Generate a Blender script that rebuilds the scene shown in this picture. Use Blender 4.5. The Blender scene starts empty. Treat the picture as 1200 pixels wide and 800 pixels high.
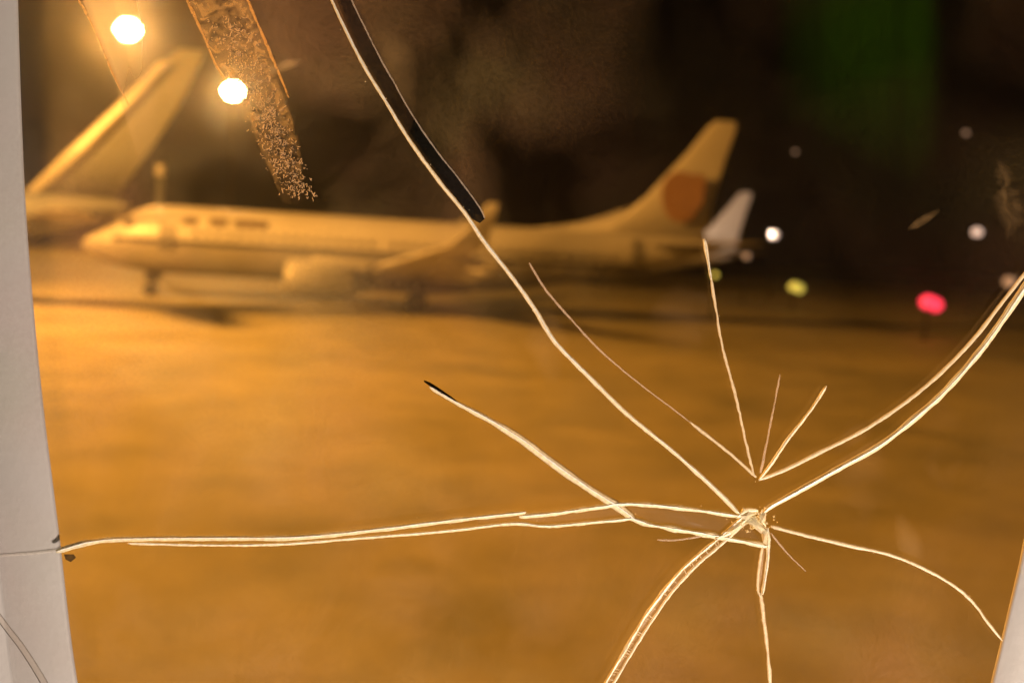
import bpy, bmesh, math, random
from mathutils import Vector, Matrix, noise
random.seed(7)
C = bpy.context.scene.collection
sc = bpy.context.scene
PI = math.pi

# ------------------------------------------------------------------ camera
EYE = Vector((0, 0, 4.2))
F = 1200.0                      # focal length in photograph pixels (width 1200)
HOR = 287.2                     # row of the horizon in the middle column
ROLL = 0.06
pitch = math.atan((400 - HOR) / F)
fwd = Vector((0, math.cos(pitch), -math.sin(pitch)))
up0 = Vector((0, math.sin(pitch), math.cos(pitch)))
r0 = Vector((1, 0, 0))
right = (r0 * math.cos(ROLL) + up0 * math.sin(ROLL)).normalized()
up = (up0 * math.cos(ROLL) - r0 * math.sin(ROLL)).normalized()
CAMM = Matrix(((right.x, up.x, -fwd.x, EYE.x), (right.y, up.y, -fwd.y, EYE.y), (right.z, up.z, -fwd.z, EYE.z), (0, 0, 0, 1)))
cam_d = bpy.data.cameras.new('camera'); cam = bpy.data.objects.new('camera', cam_d); C.objects.link(cam)
cam.matrix_world = CAMM
cam_d.sensor_width = 36; cam_d.lens = 36.0 * F / 1200
cam_d.clip_start = 0.02; cam_d.clip_end = 3000
DP = 0.30                       # the cracked pane is 30 cm from the lens
cam_d.dof.use_dof = True; cam_d.dof.focus_distance = DP
cam_d.dof.aperture_fstop = 10.5
sc.camera = cam

# ------------------------------------------------------------------ world: night sky, lit brown by the town
w = bpy.data.worlds.new('World'); sc.world = w; w.use_nodes = True
nt = w.node_tree; nt.nodes.clear()
wo = nt.nodes.new('ShaderNodeOutputWorld'); bg = nt.nodes.new('ShaderNodeBackground')
sky = nt.nodes.new('ShaderNodeTexSky'); sky.sky_type = 'NISHITA'; sky.sun_disc = False
sky.sun_elevation = math.radians(-4); sky.sun_rotation = math.radians(250)
mx = nt.nodes.new('ShaderNodeMix'); mx.data_type = 'RGBA'; mx.inputs[0].default_value = 0.985
nt.links.new(sky.outputs[0], mx.inputs[6]); mx.inputs[7].default_value = (0.012, 0.0055, 0.002, 1)
nt.links.new(mx.outputs[2], bg.inputs[0]); bg.inputs[1].default_value = 0.05
nt.links.new(bg.outputs[0], wo.inputs[0])
vs = sc.view_settings
sc.display_settings.display_device = 'sRGB'
vs.view_transform = 'Standard'; vs.look = 'None'; vs.gamma = 1; vs.use_curve_mapping = False; vs.exposure = 0
cy = sc.cycles
cy.use_denoising = True; cy.max_bounces = 8; cy.transparent_max_bounces = 24; cy.volume_bounces = 1
cy.caustics_reflective = False; cy.caustics_refractive = False; cy.sample_clamp_indirect = 4

# ------------------------------------------------------------------ lights (their masts are built below)
SODIUM = (1.0, 0.415, 0.062)
def ray(px, py):
    return (fwd + right * ((px - 600) / F) - up * ((py - 400) / F))
def at(px, py, Y):               # world point on that line of sight at world distance Y
    d = ray(px, py); return EYE + d * (Y / d.y)
def ground(px, py):
    d = ray(px, py); return EYE + d * (-EYE.z / d.z)
def lamp(name, loc, power, col, radius=0.6, spot=None, target=None, blend=1.0):
    l = bpy.data.lights.new(name, 'SPOT' if spot else 'POINT'); l.energy = power; l.color = col; l.shadow_soft_size = radius
    o = bpy.data.objects.new(name, l); C.objects.link(o); o.location = loc
    if spot:
        l.spot_size = math.radians(spot); l.spot_blend = blend
        o.rotation_euler = (Vector(target) - Vector(loc)).to_track_quat('-Z', 'Y').to_euler()
    return o
MAST_A = at(150, 35, 120); MAST_B = at(273, 107, 135)
MAST_C = Vector((-40, 31, 22)); MAST_D = Vector((-30, -12, 20))
lamp('mast_lamp_light', MAST_A + Vector((0, -1.6, -.3)), 34000, SODIUM)
lamp('mast_lamp_light', MAST_B + Vector((0, -1.6, -.3)), 16000, SODIUM)
lamp('mast_lamp_light', MAST_C + Vector((.5, .3, -1.2)), 255000, SODIUM, 2.2)
lamp('mast_lamp_light', MAST_D + Vector((.5, .5, -1.2)), 15000, SODIUM, 2.2)
# cabin light inside the aircraft the picture is taken from
CAB = EYE + right * 0.36 - up * 0.50 - fwd * 0.32
lamp('cabin_reading_light', CAB, 60, (1.0, 0.79, 0.62), 0.03)

# ------------------------------------------------------------------ helpers
def link(o): C.objects.link(o); return o
def obj(name, bm, mat, parent=None, smooth=True, mw=None):
    me = bpy.data.meshes.new(name); bm.to_mesh(me); bm.free()
    if not isinstance(mat, (list, tuple)): mat = [mat]
    for m in mat: me.materials.append(m)
    for p in me.polygons: p.use_smooth = smooth
    o = bpy.data.objects.new(name, me); link(o)
    if parent: o.parent = parent
    return o
def tag(o, label=None, cat=None, group=None, kind=None):
    if label: o['label'] = label
    if cat: o['category'] = cat
    if group: o['group'] = group
    if kind: o['kind'] = kind
    return o
def empty(name, loc, rz=0):
    o = bpy.data.objects.new(name, None); link(o); o.location = loc; o.rotation_euler = (0, 0, rz); o.empty_display_size = .1
    return o
def box(bm, c, s, rot=None, bev=0):
    m = Matrix.Translation(Vector(c)) @ (rot.to_4x4() if rot else Matrix()) @ Matrix.Diagonal((s[0], s[1], s[2], 1))
    r = bmesh.ops.create_cube(bm, size=1, matrix=m)
    if bev:
        es = list({e for v in r['verts'] for e in v.link_edges})
        bmesh.ops.bevel(bm, geom=es, offset=bev, segments=2, affect='EDGES', profile=.6)
def tube(bm, a, b, ra, rb=None, n=12):
    rb = ra if rb is None else rb
    a = Vector(a); b = Vector(b); d = b - a
    m = Matrix.Translation((a + b) / 2) @ d.to_track_quat('Z', 'Y').to_matrix().to_4x4()
    bmesh.ops.create_cone(bm, cap_ends=True, segments=n, radius1=ra, radius2=rb, depth=d.length, matrix=m)
def loft(bm, rings, cap=True):
    vr = [[bm.verts.new(p) for p in r] for r in rings]
    n = len(vr[0])
    for a, b in zip(vr, vr[1:]):
        for i in range(n):
            bm.faces.new((a[i], a[(i + 1) % n], b[(i + 1) % n], b[i]))
    if cap:
        bm.faces.new(vr[0]); bm.faces.new(vr[-1])
    bmesh.ops.recalc_face_normals(bm, faces=bm.faces)
    return vr
def interp(tab, x):
    if x <= tab[0][0]: return tab[0][1]
    for (x0, y0), (x1, y1) in zip(tab, tab[1:]):
        if x <= x1:
            t = (x - x0) / (x1 - x0); return y0 + (y1 - y0) * t
    return tab[-1][1]

def mat(name, col, rough=.5, metal=0, var=.12, scale=2.0, bump=0, bscale=20, emis=None, estr=0, spec=.5):
    m = bpy.data.materials.new(name); m.use_nodes = True; n = m.node_tree.nodes; L = m.node_tree.links
    b = n['Principled BSDF']; b.inputs['Roughness'].default_value = rough; b.inputs['Metallic'].default_value = metal
    b.inputs['Specular IOR Level'].default_value = spec
    tc = n.new('ShaderNodeTexCoord'); nz = n.new('ShaderNodeTexNoise'); nz.inputs['Scale'].default_value = scale; nz.inputs['Detail'].default_value = 5
    L.new(tc.outputs['Object'], nz.inputs['Vector'])
    r = n.new('ShaderNodeValToRGB'); L.new(nz.outputs[0], r.inputs[0])
    r.color_ramp.elements[0].position = .3; r.color_ramp.elements[1].position = .7
    r.color_ramp.elements[0].color = tuple(c * (1 - var) for c in col) + (1,)
    r.color_ramp.elements[1].color = tuple(min(1, c * (1 + var)) for c in col) + (1,)
    L.new(r.outputs[0], b.inputs['Base Color'])
    if bump:
        n2 = n.new('ShaderNodeTexNoise'); n2.inputs['Scale'].default_value = bscale; n2.inputs['Detail'].default_value = 6
        L.new(tc.outputs['Object'], n2.inputs['Vector'])
        bp = n.new('ShaderNodeBump'); bp.inputs['Strength'].default_value = bump; bp.inputs['Distance'].default_value = .02
        L.new(n2.outputs[0], bp.inputs['Height']); L.new(bp.outputs[0], b.inputs['Normal'])
    if emis:
        b.inputs['Emission Color'].default_value = tuple(emis) + (1,); b.inputs['Emission Strength'].default_value = estr
    return m
M = {}
M['white'] = mat('aircraft_white_paint', (.40, .39, .385), .38, var=.06, scale=.6)
M['belly'] = mat('aircraft_grey_belly_paint', (.22, .21, .20), .45, var=.1, scale=.8)
M['fingrey'] = mat('aircraft_grey_fin_paint', (.095, .105, .11), .5, var=.07, scale=.5)
M['wing'] = mat('wing_grey_paint', (.46, .45, .44), .42, var=.08)
M['metal'] = mat('bare_metal_lip', (.75, .74, .72), .3, .6, var=.05)
M['dark'] = mat('dark_metal', (.05, .045, .04), .5)
M['tyre'] = mat('tyre_rubber', (.02, .02, .02), .8)
M['glassdark'] = mat('cockpit_glass', (.02, .02, .022), .12)
M['edge'] = mat('leading_edge_lit_paint', (.27, .26, .24), .4)
M['blind'] = mat('closed_window_blind', (.29, .28, .27), .4)
M['emblem'] = mat('red_emblem_paint', (.23, .13, .07), .5, var=.1, scale=1.4)
M['blue'] = mat('dark_stripe_paint', (.14, .13, .14), .5)
M['letter'] = mat('lettering_paint', (.16, .11, .09), .5)
M['pole'] = mat('dark_painted_pole', (.008, .007, .006), 1, spec=0)
M['soot'] = mat('exhaust_metal', (.12, .11, .10), .5, .5)
M['headglow'] = mat('sodium_lamp_glass', (.8, .7, .5), .4, emis=(1, .82, .42), estr=110)
M['whiteglow'] = mat('white_lamp_glass', (.8, .8, .8), .4, emis=(1, .68, .54), estr=1.15)
M['redglow'] = mat('red_lamp_glass', (.6, .05, .05), .4, emis=(1, .035, .075), estr=2.2)
M['yellowglow'] = mat('yellow_lamp_glass', (.6, .6, .1), .4, emis=(.75, .62, .10), estr=.95)
M['dimglow'] = mat('dim_lamp_glass', (.6, .5, .4), .4, emis=(.6, .38, .25), estr=.5)
M['trim'] = mat('window_surround_plastic', (.43, .425, .43), .55, var=.03, scale=14, bump=.04, bscale=350)
M['cabin'] = mat('dark_cabin_lining', (.012, .009, .007), .9)
M['curtain'] = mat('green_curtain_cloth', (.14, .40, .012), .9, var=.25, scale=9)

# ------------------------------------------------------------------ setting: ground
def ground_mat():
    m = bpy.data.materials.new('apron_concrete'); m.use_nodes = True; n = m.node_tree.nodes; L = m.node_tree.links
    b = n['Principled BSDF']
    tc = n.new('ShaderNodeTexCoord')
    def nz(s, d, r=.55, w=0):
        t = n.new('ShaderNodeTexNoise'); t.inputs['Scale'].default_value = s; t.inputs['Detail'].default_value = d
        t.inputs['Roughness'].default_value = r; t.inputs['Distortion'].default_value = w
        L.new(tc.outputs['Object'], t.inputs['Vector']); return t
    a = nz(.07, 4, .6, .6); c = nz(.5, 5, .6, .3); f = nz(6, 6)
    ad = n.new('ShaderNodeMath'); ad.operation = 'MULTIPLY_ADD'; L.new(a.outputs[0], ad.inputs[0]); ad.inputs[1].default_value = .55
    sc2 = n.new('ShaderNodeMath'); sc2.operation = 'MULTIPLY_ADD'; L.new(c.outputs[0], sc2.inputs[0]); sc2.inputs[1].default_value = .33
    sc3 = n.new('ShaderNodeMath'); sc3.operation = 'MULTIPLY'; L.new(f.outputs[0], sc3.inputs[0]); sc3.inputs[1].default_value = .12
    L.new(sc3.outputs[0], sc2.inputs[2]); L.new(sc2.outputs[0], ad.inputs[2])
    r = n.new('ShaderNodeValToRGB'); L.new(ad.outputs[0], r.inputs[0])
    e = r.color_ramp.elements; e[0].position = .36; e[0].color = (.16, .15, .075, 1); e[1].position = .64; e[1].color = (.42, .355, .17, 1)
    L.new(r.outputs[0], b.inputs['Base Color'])
    r2 = n.new('ShaderNodeMapRange'); L.new(c.outputs[0], r2.inputs[0]); r2.inputs[3].default_value = .5; r2.inputs[4].default_value = .8
    L.new(r2.outputs[0], b.inputs['Roughness'])
    bp = n.new('ShaderNodeBump'); bp.inputs['Strength'].default_value = .3; bp.inputs['Distance'].default_value = .02
    L.new(f.outputs[0], bp.inputs['Height']); L.new(bp.outputs[0], b.inputs['Normal'])
    return m
def sheet(name, x0, x1, y0, y1, z, m):
    bm = bmesh.new(); vs_ = [bm.verts.new(p) for p in ((x0, y0, z), (x1, y0, z), (x1, y1, z), (x0, y1, z))]; bm.faces.new(vs_)
    return tag(obj(name, bm, m), kind='structure')
sheet('apron', -400, 400, -60, 235, 0, ground_mat())
sheet('grass_field', -2500, 2500, -1500, 2500, -.06, mat('dark_field_grass', (.05, .05, .025), .9, var=.3, scale=.2))

# ------------------------------------------------------------------ airliner
TOP = [(0, 2.8), (.12, 3.02), (.5, 3.3), (1.2, 3.68), (2.0, 4.08), (3.0, 4.86), (3.6, 5.08), (4.5, 5.24), (5.8, 5.3), (26, 5.3), (30, 5.32), (35, 5.3), (37, 5.2), (38, 5.02)]
BOT = [(0, 2.76), (.12, 2.52), (.5, 2.24), (1.2, 1.9), (2.2, 1.6), (3.4, 1.42), (5, 1.32), (22, 1.3), (24, 1.36), (26, 1.56), (29, 2.12), (33, 3.1), (36, 3.95), (37.5, 4.5), (38, 4.72)]
WID = [(0, .04), (.12, .3), (.5, .68), (1.2, 1.05), (2.2, 1.38), (3.4, 1.66), (5, 1.84), (6.5, 1.88), (24, 1.88), (28, 1.66), (32, 1.2), (36, .58), (38, .18)]
def sm(tab, x, k=.35):
    return (interp(tab, x - k) + 2 * interp(tab, x) + interp(tab, x + k)) / 4 if 1.5 < x < 36.5 else interp(tab, x)
def fus(x, a):                    # point on the skin; a = 0 at the top, positive to +y
    t, b, wd = sm(TOP, x), sm(BOT, x), sm(WID, x)
    zc = (t + b) / 2; hh = (t - b) / 2
    return Vector((x, wd * math.sin(a), zc + hh * math.cos(a)))
def skin_patch(name, x0, x1, z0, z1, side, mt, parent, off=.012, nx=3, nz=3):
    bm = bmesh.new(); g = []
    for i in range(nx + 1):
        x = x0 + (x1 - x0) * i / nx; row = []
        t, b, wd = sm(TOP, x), sm(BOT, x), sm(WID, x); zc = (t + b) / 2; hh = (t - b) / 2
        for j in range(nz + 1):
            z = z0 + (z1 - z0) * j / nz
            ca = max(-1, min(1, (z - zc) / hh)); a = math.acos(ca)
            p = Vector((x, side * (wd * math.sin(a)), z)); nrm = Vector((0, side * math.sin(a), math.cos(a)))
            row.append(p + nrm * off)
        g.append([bm.verts.new(p) for p in row])
    for i in range(nx):
        for j in range(nz):
            bm.faces.new((g[i][j], g[i + 1][j], g[i + 1][j + 1], g[i][j + 1]))
    bmesh.ops.solidify(bm, geom=bm.faces[:], thickness=.02)
    return obj(name, bm, mt, parent)
def foil(c0, c1, n=12, thick=.12, axis='z'):
    """closed aerofoil ring from leading edge c0 to trailing edge c1"""
    c0, c1 = Vector(c0), Vector(c1); ch = (c1 - c0).length; pts = []
    u = {'z': Vector((0, 0, 1)), 'y': Vector((0, 1, 0))}[axis]
    for s in (1, -1):
        rng = range(n + 1) if s == 1 else range(n - 1, 0, -1)
        for i in rng:
            t = (1 - math.cos(PI * i / n)) / 2
            h = thick * ch * 2.6 * (math.sqrt(max(t, 0)) * .3 - .126 * t - .3516 * t * t + .2843 * t ** 3 - .1015 * t ** 4) * 2
            pts.append(c0.lerp(c1, t) + u * (s * h * .9))
    return pts
FIN1 = [((30.4, 5.2), (36.9, 5.2)), ((33.1, 7.6), (37.25, 7.6)), ((35.45, 10.4), (37.9, 10.4)), ((36.6, 12.0), (38.35, 12.0)), ((37.05, 12.42), (38.3, 12.42))]
def airliner(loc, rz, label, fin=FIN1, detail=True, dorsal=True, finmat='white', le=False, low=False, wl=True, tz=0, fm='white'):
    R_ = empty('airliner', loc, rz); tag(R_, label, 'airliner', 'airliners parked on the apron')
    # fuselage: white above, grey belly
    bm = bmesh.new(); xs = [0, .05, .12, .25, .5, .8, 1.2, 1.6, 2, 2.3, 2.6, 3, 3.4, 3.8, 4.5, 5.2, 6, 8, 11, 14, 17, 20, 22, 23, 24, 25, 26, 27.5, 29, 31, 33, 34.5, 36, 37, 37.6, 38]
    N = 36
    loft(bm, [[fus(x, 2 * PI * (i + .5) / N) for i in range(N)] for x in xs])
    for f in bm.faces:
        c = f.calc_center_median()
        if c.z < 3.05: f.material_index = 1
    obj('fuselage', bm, [M[fm], M['belly']], R_)
    bm = bmesh.new()
    rings = []
    for x, h, wd in ((12.6, .2, .8), (13.6, .55, 1.5), (15, .8, 1.95), (20.5, .85, 2.0), (22.5, .6, 1.5), (23.6, .2, .7)):
        rings.append([(x, wd * math.sin(2 * PI * i / 24), 1.75 + h * math.cos(2 * PI * i / 24)) for i in range(24)])
    loft(bm, rings); obj('wing_fairing', bm, M['belly'], R_)
    for s in (-1, 1):
        bm = bmesh.new()
        loft(bm, [foil((13.6, s * 1.2, 1.75), (21.4, s * 1.2, 1.95), thick=.12), foil((17.0, s * 6, 2.5), (21.6, s * 6, 2.55), thick=.11), foil((21.0, s * 15.6, 4.0), (22.5, s * 15.6, 4.04), thick=.1), foil((21.2, s * 16.6, 4.18), (22.75, s * 16.6, 4.2), thick=.1)])
        wg = obj('wing', bm, M['wing'], R_)
        bm = bmesh.new()
        if wl:
            loft(bm, [foil((21.2, s * 16.6, 4.18), (22.75, s * 16.6, 4.2), thick=.1), foil((21.5, s * 16.9, 4.5), (22.75, s * 16.9, 4.5), thick=.1, axis='y'), foil((22.1, s * 17.2, 5.3), (22.95, s * 17.2, 5.3), thick=.1, axis='y'), foil((22.6, s * 17.35, 5.95), (23.05, s * 17.35, 5.95), thick=.1, axis='y')])
            obj('winglet', bm, M['white'], wg)
        for y in (4, 8.2, 12):       # flap track fairings
            bm = bmesh.new(); zz = 1.9 + (y - 1) * .13
            loft(bm, [[(x, s * y + r * math.sin(2 * PI * i / 10), zz - .18 + r * 1.1 * math.cos(2 * PI * i / 10)) for i in range(10)] for x, r in ((19.6 + y * .09, .06), (20.6 + y * .09, .2), (22.2 + y * .09, .2), (23.4 + y * .06, .05))])
            obj('flap_fairing', bm, M['wing'], wg)
        # engine
        ey, ez = s * 4.83, 1.62
        bm = bmesh.new(); n = 28
        prof = [(12.9, .78), (12.55, .86), (12.5, .95), (12.62, 1.03), (13.2, 1.1), (14.2, 1.12), (15.3, 1.05), (16.1, .9), (16.2, .84), (15.6, .8)]
        loft(bm, [[(x, ey + r * math.sin(2 * PI * i / n), ez + (r if math.cos(2 * PI * i / n) > 0 else r * .92) * math.cos(2 * PI * i / n)) for i in range(n)] for x, r in prof], cap=False)
        en = obj('engine', bm, M['white'], R_)
        bm = bmesh.new(); loft(bm, [[(x, ey + r * math.sin(2 * PI * i / n), ez + r * .96 * math.cos(2 * PI * i / n)) for i in range(n)] for x, r in ((12.56, .84), (12.47, .9), (12.48, .97), (12.6, 1.045))], cap=False)
        obj('intake_lip', bm, M['metal'], en)
        bm = bmesh.new(); tube(bm, (13.1, ey, ez), (13.2, ey, ez), .77, .77, 28); tube(bm, (12.75, ey, ez), (13.1, ey, ez), .03, .26, 16)
        obj('fan', bm, M['dark'], en)
        bm = bmesh.new(); tube(bm, (15.5, ey, ez), (16.9, ey, ez), .72, .5, 24); tube(bm, (16.9, ey, ez), (17.6, ey, ez), .34, .06, 16)
        obj('exhaust_cone', bm, M['soot'], en)
        bm = bmesh.new(); box(bm, (15.6, ey, ez + 1.0), (3.6, .3, .6), bev=.1); obj('pylon', bm, M['white'], en)
        # tail plane
        bm = bmesh.new()
        loft(bm, [foil((33.0, s * .3, 4.65 + tz), (36.8, s * .3, 4.7 + tz), thick=.1), foil((36.9, s * 6.4, 5.05 + tz), (38.4, s * 6.4, 5.06 + tz), thick=.09), foil((37.5, s * 6.9, 5.1 + tz), (38.5, s * 6.9, 5.11 + tz), thick=.07)])
        obj('tailplane', bm, M['belly'], R_)
    # fin
    bm = bmesh.new()
    loft(bm, [foil((a[0], 0, a[1]), (b[0], 0, b[1]), thick=.095, axis='y', n=14) for a, b in fin])
    fn = obj('fin', bm, M[finmat], R_)
    if dorsal:
        bm = bmesh.new()
        # low fillet ahead of the fin
        loft(bm, [[(x - .25 * k, wdt * c, z) for c, k in ((-1, 0), (0, 1), (1, 0), (0, -1))] for x, z, wdt in ((30.9, 5.0, .3), (31.0, 5.4, .26))])
        bm.clear()
        prof = [(26.0, 5.26), (27.6, 5.48), (29.2, 5.82), (30.5, 6.25), (31.6, 6.7), (32.3, 6.98)]
        top_ = [bm.verts.new((x, 0, z)) for x, z in prof]
        lo = {s: [bm.verts.new((x, s * (.1 + .04 * i), 5.15)) for i, (x, z) in enumerate(prof)] for s in (-1, 1)}
        for s in (-1, 1):
            for i in range(len(prof) - 1): bm.faces.new((top_[i], top_[i + 1], lo[s][i + 1], lo[s][i]))
        for i in range(len(prof) - 1): bm.faces.new((lo[-1][i], lo[-1][i + 1], lo[1][i + 1], lo[1][i]))
        bm.faces.new((top_[-1], lo[1][-1], lo[-1][-1])); bm.faces.new((top_[0], lo[1][0], lo[-1][0]))
        bmesh.ops.recalc_face_normals(bm, faces=bm.faces)
        obj('dorsal_fillet', bm, M['white'], fn)
    if le:                            # curved leading edge strip; light from the left partly put into its paler colour
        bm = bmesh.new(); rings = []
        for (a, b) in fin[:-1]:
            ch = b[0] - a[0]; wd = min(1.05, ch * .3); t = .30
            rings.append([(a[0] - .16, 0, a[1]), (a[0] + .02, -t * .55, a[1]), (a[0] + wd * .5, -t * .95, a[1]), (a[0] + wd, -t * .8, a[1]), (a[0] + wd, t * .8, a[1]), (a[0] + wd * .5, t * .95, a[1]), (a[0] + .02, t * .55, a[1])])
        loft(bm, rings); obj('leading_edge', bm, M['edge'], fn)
    # landing gear
    for x, y, r, wd, ln in ((4.0, 0, .34, .2, 1.5), (19.6, -2.86, .6, .46, 1.9), (19.6, 2.86, .56, .36, 1.9)):
        bm = bmesh.new(); tube(bm, (x, y, r), (x, y, ln), .1, .14); tube(bm, (x, y - .42, r), (x, y + .42, r), .07)
        tube(bm, (x, y, .75), (x + .9, y, ln), .06); box(bm, (x - .02, y + (.25 if y else .3), ln * .75), (.8, .04, .7))
        gr = obj('landing_gear', bm, M['dark'], R_)
        for s in (-1, 1):
            bm = bmesh.new(); yy = y + s * .4
            loft(bm, [[(x + rr * math.cos(2 * PI * i / 24), yy + dy, r + rr * math.sin(2 * PI * i / 24)) for i in range(24)] for dy, rr in ((-wd / 2, r * .7), (-wd / 2 * .8, r * .93), (-wd * .2, r), (wd * .2, r), (wd / 2 * .8, r * .93), (wd / 2, r * .7))])
            obj('wheel', bm, M['tyre'], gr)
    for s in (-1, 1):
        skin_patch('cheat_line', 2.2, 33.5, 3.1, 3.36, s, M['blue'], R_, off=.014, nx=40, nz=1)
        if low: continue
        skin_patch('door', 4.9, 5.8, 2.75, 4.6, s, M['white'], R_, off=.02)
        skin_patch('door', 32.3, 33.1, 3.55, 4.9, s, M['white'], R_, off=.02)
        for (a, b, z0, z1) in ((2.25, 2.75, 4.42, 4.3), (2.8, 3.35, 3.95, 4.45)):
            skin_patch('cockpit_window', a, b, z0, z1, s, M['glassdark'], R_, off=.02)
        if detail:
            proto = None
            for k in range(40):
                x = 6.8 + k * .62
                if 17.2 < x < 17.6: continue
                if proto is None:
                    proto = skin_patch('cabin_window', x, x + .25, 3.62, 3.95, s, M['blind'], R_, off=.012, nx=1, nz=2); base = x
                else:
                    o = proto.copy(); link(o); o.parent = R_; o.location = (x - base, 0, 0)
            for a, b in ((6.1, 6.9), (7.6, 8.6), (9.0, 10.9)):
                skin_patch('lettering', a, b, 4.25, 4.66, s, M['letter'], R_, off=.016, nx=6, nz=3)
    return R_, fn
def emblem(parent, fnpts, y0, mt, name='emblem'):
    bm = bmesh.new(); vs_ = [bm.verts.new((x, y0, z)) for x, z in fnpts]; f = bm.faces.new(vs_)
    r = bmesh.ops.extrude_face_region(bm, geom=[f]); 
    for v in r['geom']:
        if isinstance(v, bmesh.types.BMVert): v.co.y -= .02
    bmesh.ops.recalc_face_normals(bm, faces=bm.faces)
    return obj(name, bm, mt, parent, smooth=False)

YAW = math.radians(5)
def place(px, Y, xloc, rz):
    """root position so that local (xloc,0,0) stands at column px, distance Y"""
    P = at(px, HOR + (px - 600) * ROLL, Y)
    c, s = math.cos(rz), math.sin(rz)
    return (P.x - xloc * c, P.y - xloc * s, 0)
main, mfin = airliner(place(492, 61.5, 19.6, YAW), YAW, 'white airliner with a round red emblem on its fin, whole side in view', detail=True)
# round bird-like emblem: open ring with flared upper right
pts = []
for i in range(26):
    a = 2 * PI * i / 26; r = 1.5 * (1 + .06 * math.sin(3 * a + 1)) * (.86 if -.9 < a - 2 * PI * (a > PI) < .4 else 1)
    if .5 < a < 1.1: r *= 1.22
    pts.append((35.25 + r * math.cos(a) * .93, 7.7 + r * math.sin(a)))
emblem(mfin, pts, -.62, M['emblem']); emblem(mfin, pts, .64, M['emblem'])

LFIN = [((0, 5.1), (4.15, 5.1)), ((2.2, 7.4), (5.7, 7.4)), ((4.4, 9.6), (7.05, 9.6)), ((6.2, 11.5), (7.9, 11.5)), ((7.0, 12.15), (8.1, 12.15))]
LFIN = [((a[0] + 33.0, a[1]), (b[0] + 33.0, b[1])) for a, b in LFIN]
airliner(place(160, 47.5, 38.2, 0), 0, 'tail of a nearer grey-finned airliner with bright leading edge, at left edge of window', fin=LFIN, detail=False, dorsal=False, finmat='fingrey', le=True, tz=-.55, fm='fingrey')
far, ffin = airliner(place(868, 128, 37.6, YAW), YAW, 'far airliner hidden behind the emblem tail, only its white fin tip showing', detail=False, low=True, wl=False)
lamp('apron_lamp_light', at(905, 275, 108), 10500, (1, .70, .48), .3, spot=38, target=at(850, 248, 128), blend=.6)

# ------------------------------------------------------------------ lamps and masts
def mast(P, label, glow, big=1.0, lit=True):
    r = empty('floodlight_mast', (P.x, P.y, 0)); tag(r, label, 'floodlight mast', 'floodlight masts round the apron')
    h = P.z
    bm = bmesh.new(); tube(bm, (0, .3, 0), (0, .3, h + .6), .17, .09, 14); obj('pole', bm, M['pole'], r)
    bm = bmesh.new(); box(bm, (0, .3, .2), (1.0, 1.0, .4), bev=.05); obj('base', bm, M['pole'], r)
    bm = bmesh.new(); box(bm, (0, .3, h + .0), (2.6 * big, .15, .12)); box(bm, (0, .3, h + .75), (2.0 * big, .15, .12)); obj('crossbar', bm, M['pole'], r)
    for x, z, q in ((0, 0, 1.0), (-.62, .0, .8), (.62, .0, .8), (-.3, -.42, .72), (.3, -.42, .72), (-.3, .42, .72), (.3, .42, .72)):
        c = Vector((x * big, 0, h + z * big)); ax = Vector((0, -1, -.34)).normalized(); q = q * .62 * big
        bm = bmesh.new(); tube(bm, c - ax * .3, c, q * .45, q, 24); hd = obj('lamp_head', bm, M['dark'], r)
        bm = bmesh.new(); tube(bm, c + ax * .004, c + ax * .05, q * .95, q * .9, 24); obj('lamp_glass', bm, glow, hd)
    return r
mast(MAST_A, 'floodlight mast with the higher, larger orange lamp cluster behind the left fin', M['headglow'], 1.25)
mast(MAST_B, 'floodlight mast with the lower orange lamp cluster above the airliner nose', M['headglow'], 1.15)
mast(MAST_C, 'floodlight mast outside the left edge lighting the apron', M['headglow'])
mast(MAST_D, 'floodlight mast behind the viewer lighting the near apron', M['headglow'])

def post_lamp(px, py, Y, size, glow, name, label, cat, group=None, lobes=1):
    P = at(px, py, Y); r = empty(name, (P.x, P.y, 0)); tag(r, label, cat, group)
    h = P.z
    bm = bmesh.new(); tube(bm, (0, .1, 0), (0, .1, max(h, .1)), .07, .05); tube(bm, (0, .1, 0), (0, .1, .12), .25, .2); obj('post', bm, M['pole'], r)
    bm = bmesh.new(); tube(bm, (0, .1, h - size * .52), (0, .1, h - size * .4), size * .42, size * .42, 20); obj('collar', bm, M['dark'], r)
    bm = bmesh.new()
    for k in range(lobes):
        bmesh.ops.create_uvsphere(bm, u_segments=20, v_segments=12, radius=size / 2, matrix=Matrix.Translation((k * size * .38, k * .04, h - k * size * .14)) @ Matrix.Diagonal((1, 1, .85, 1)))
    obj('lamp_glass', bm, glow, r)
    return r
post_lamp(1088, 354, 62, 1.0, M['redglow'], 'warning_beacon', 'large glowing red warning light low over the dark apron', 'warning light', lobes=2)
post_lamp(907, 275, 110, .95, M['whiteglow'], 'apron_lamp', 'pinkish white lamp just right of the far fin tip', 'lamp', 'white lamps beyond the apron')
post_lamp(1145, 272, 110, 1.05, M['whiteglow'], 'apron_lamp', 'pinkish white lamp near the right edge above the red light', 'lamp', 'white lamps beyond the apron')
post_lamp(931, 336, 90, 1.0, M['yellowglow'], 'taxiway_light', 'dull yellow light on the apron below the white lamp', 'taxiway light', lobes=2)
post_lamp(838, 322, 75, .45, M['yellowglow'], 'taxiway_light', 'small yellow light showing beside the thin upright crack', 'taxiway light')
post_lamp(932, 178, 170, .7, M['dimglow'], 'mast_lamp', 'faint tiny lamp high right of the emblem fin', 'lamp', 'faint high lamps')
post_lamp(1132, 156, 170, .9, M['dimglow'], 'mast_lamp', 'faint tiny lamp highest near the right edge', 'lamp', 'faint high lamps')
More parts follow.
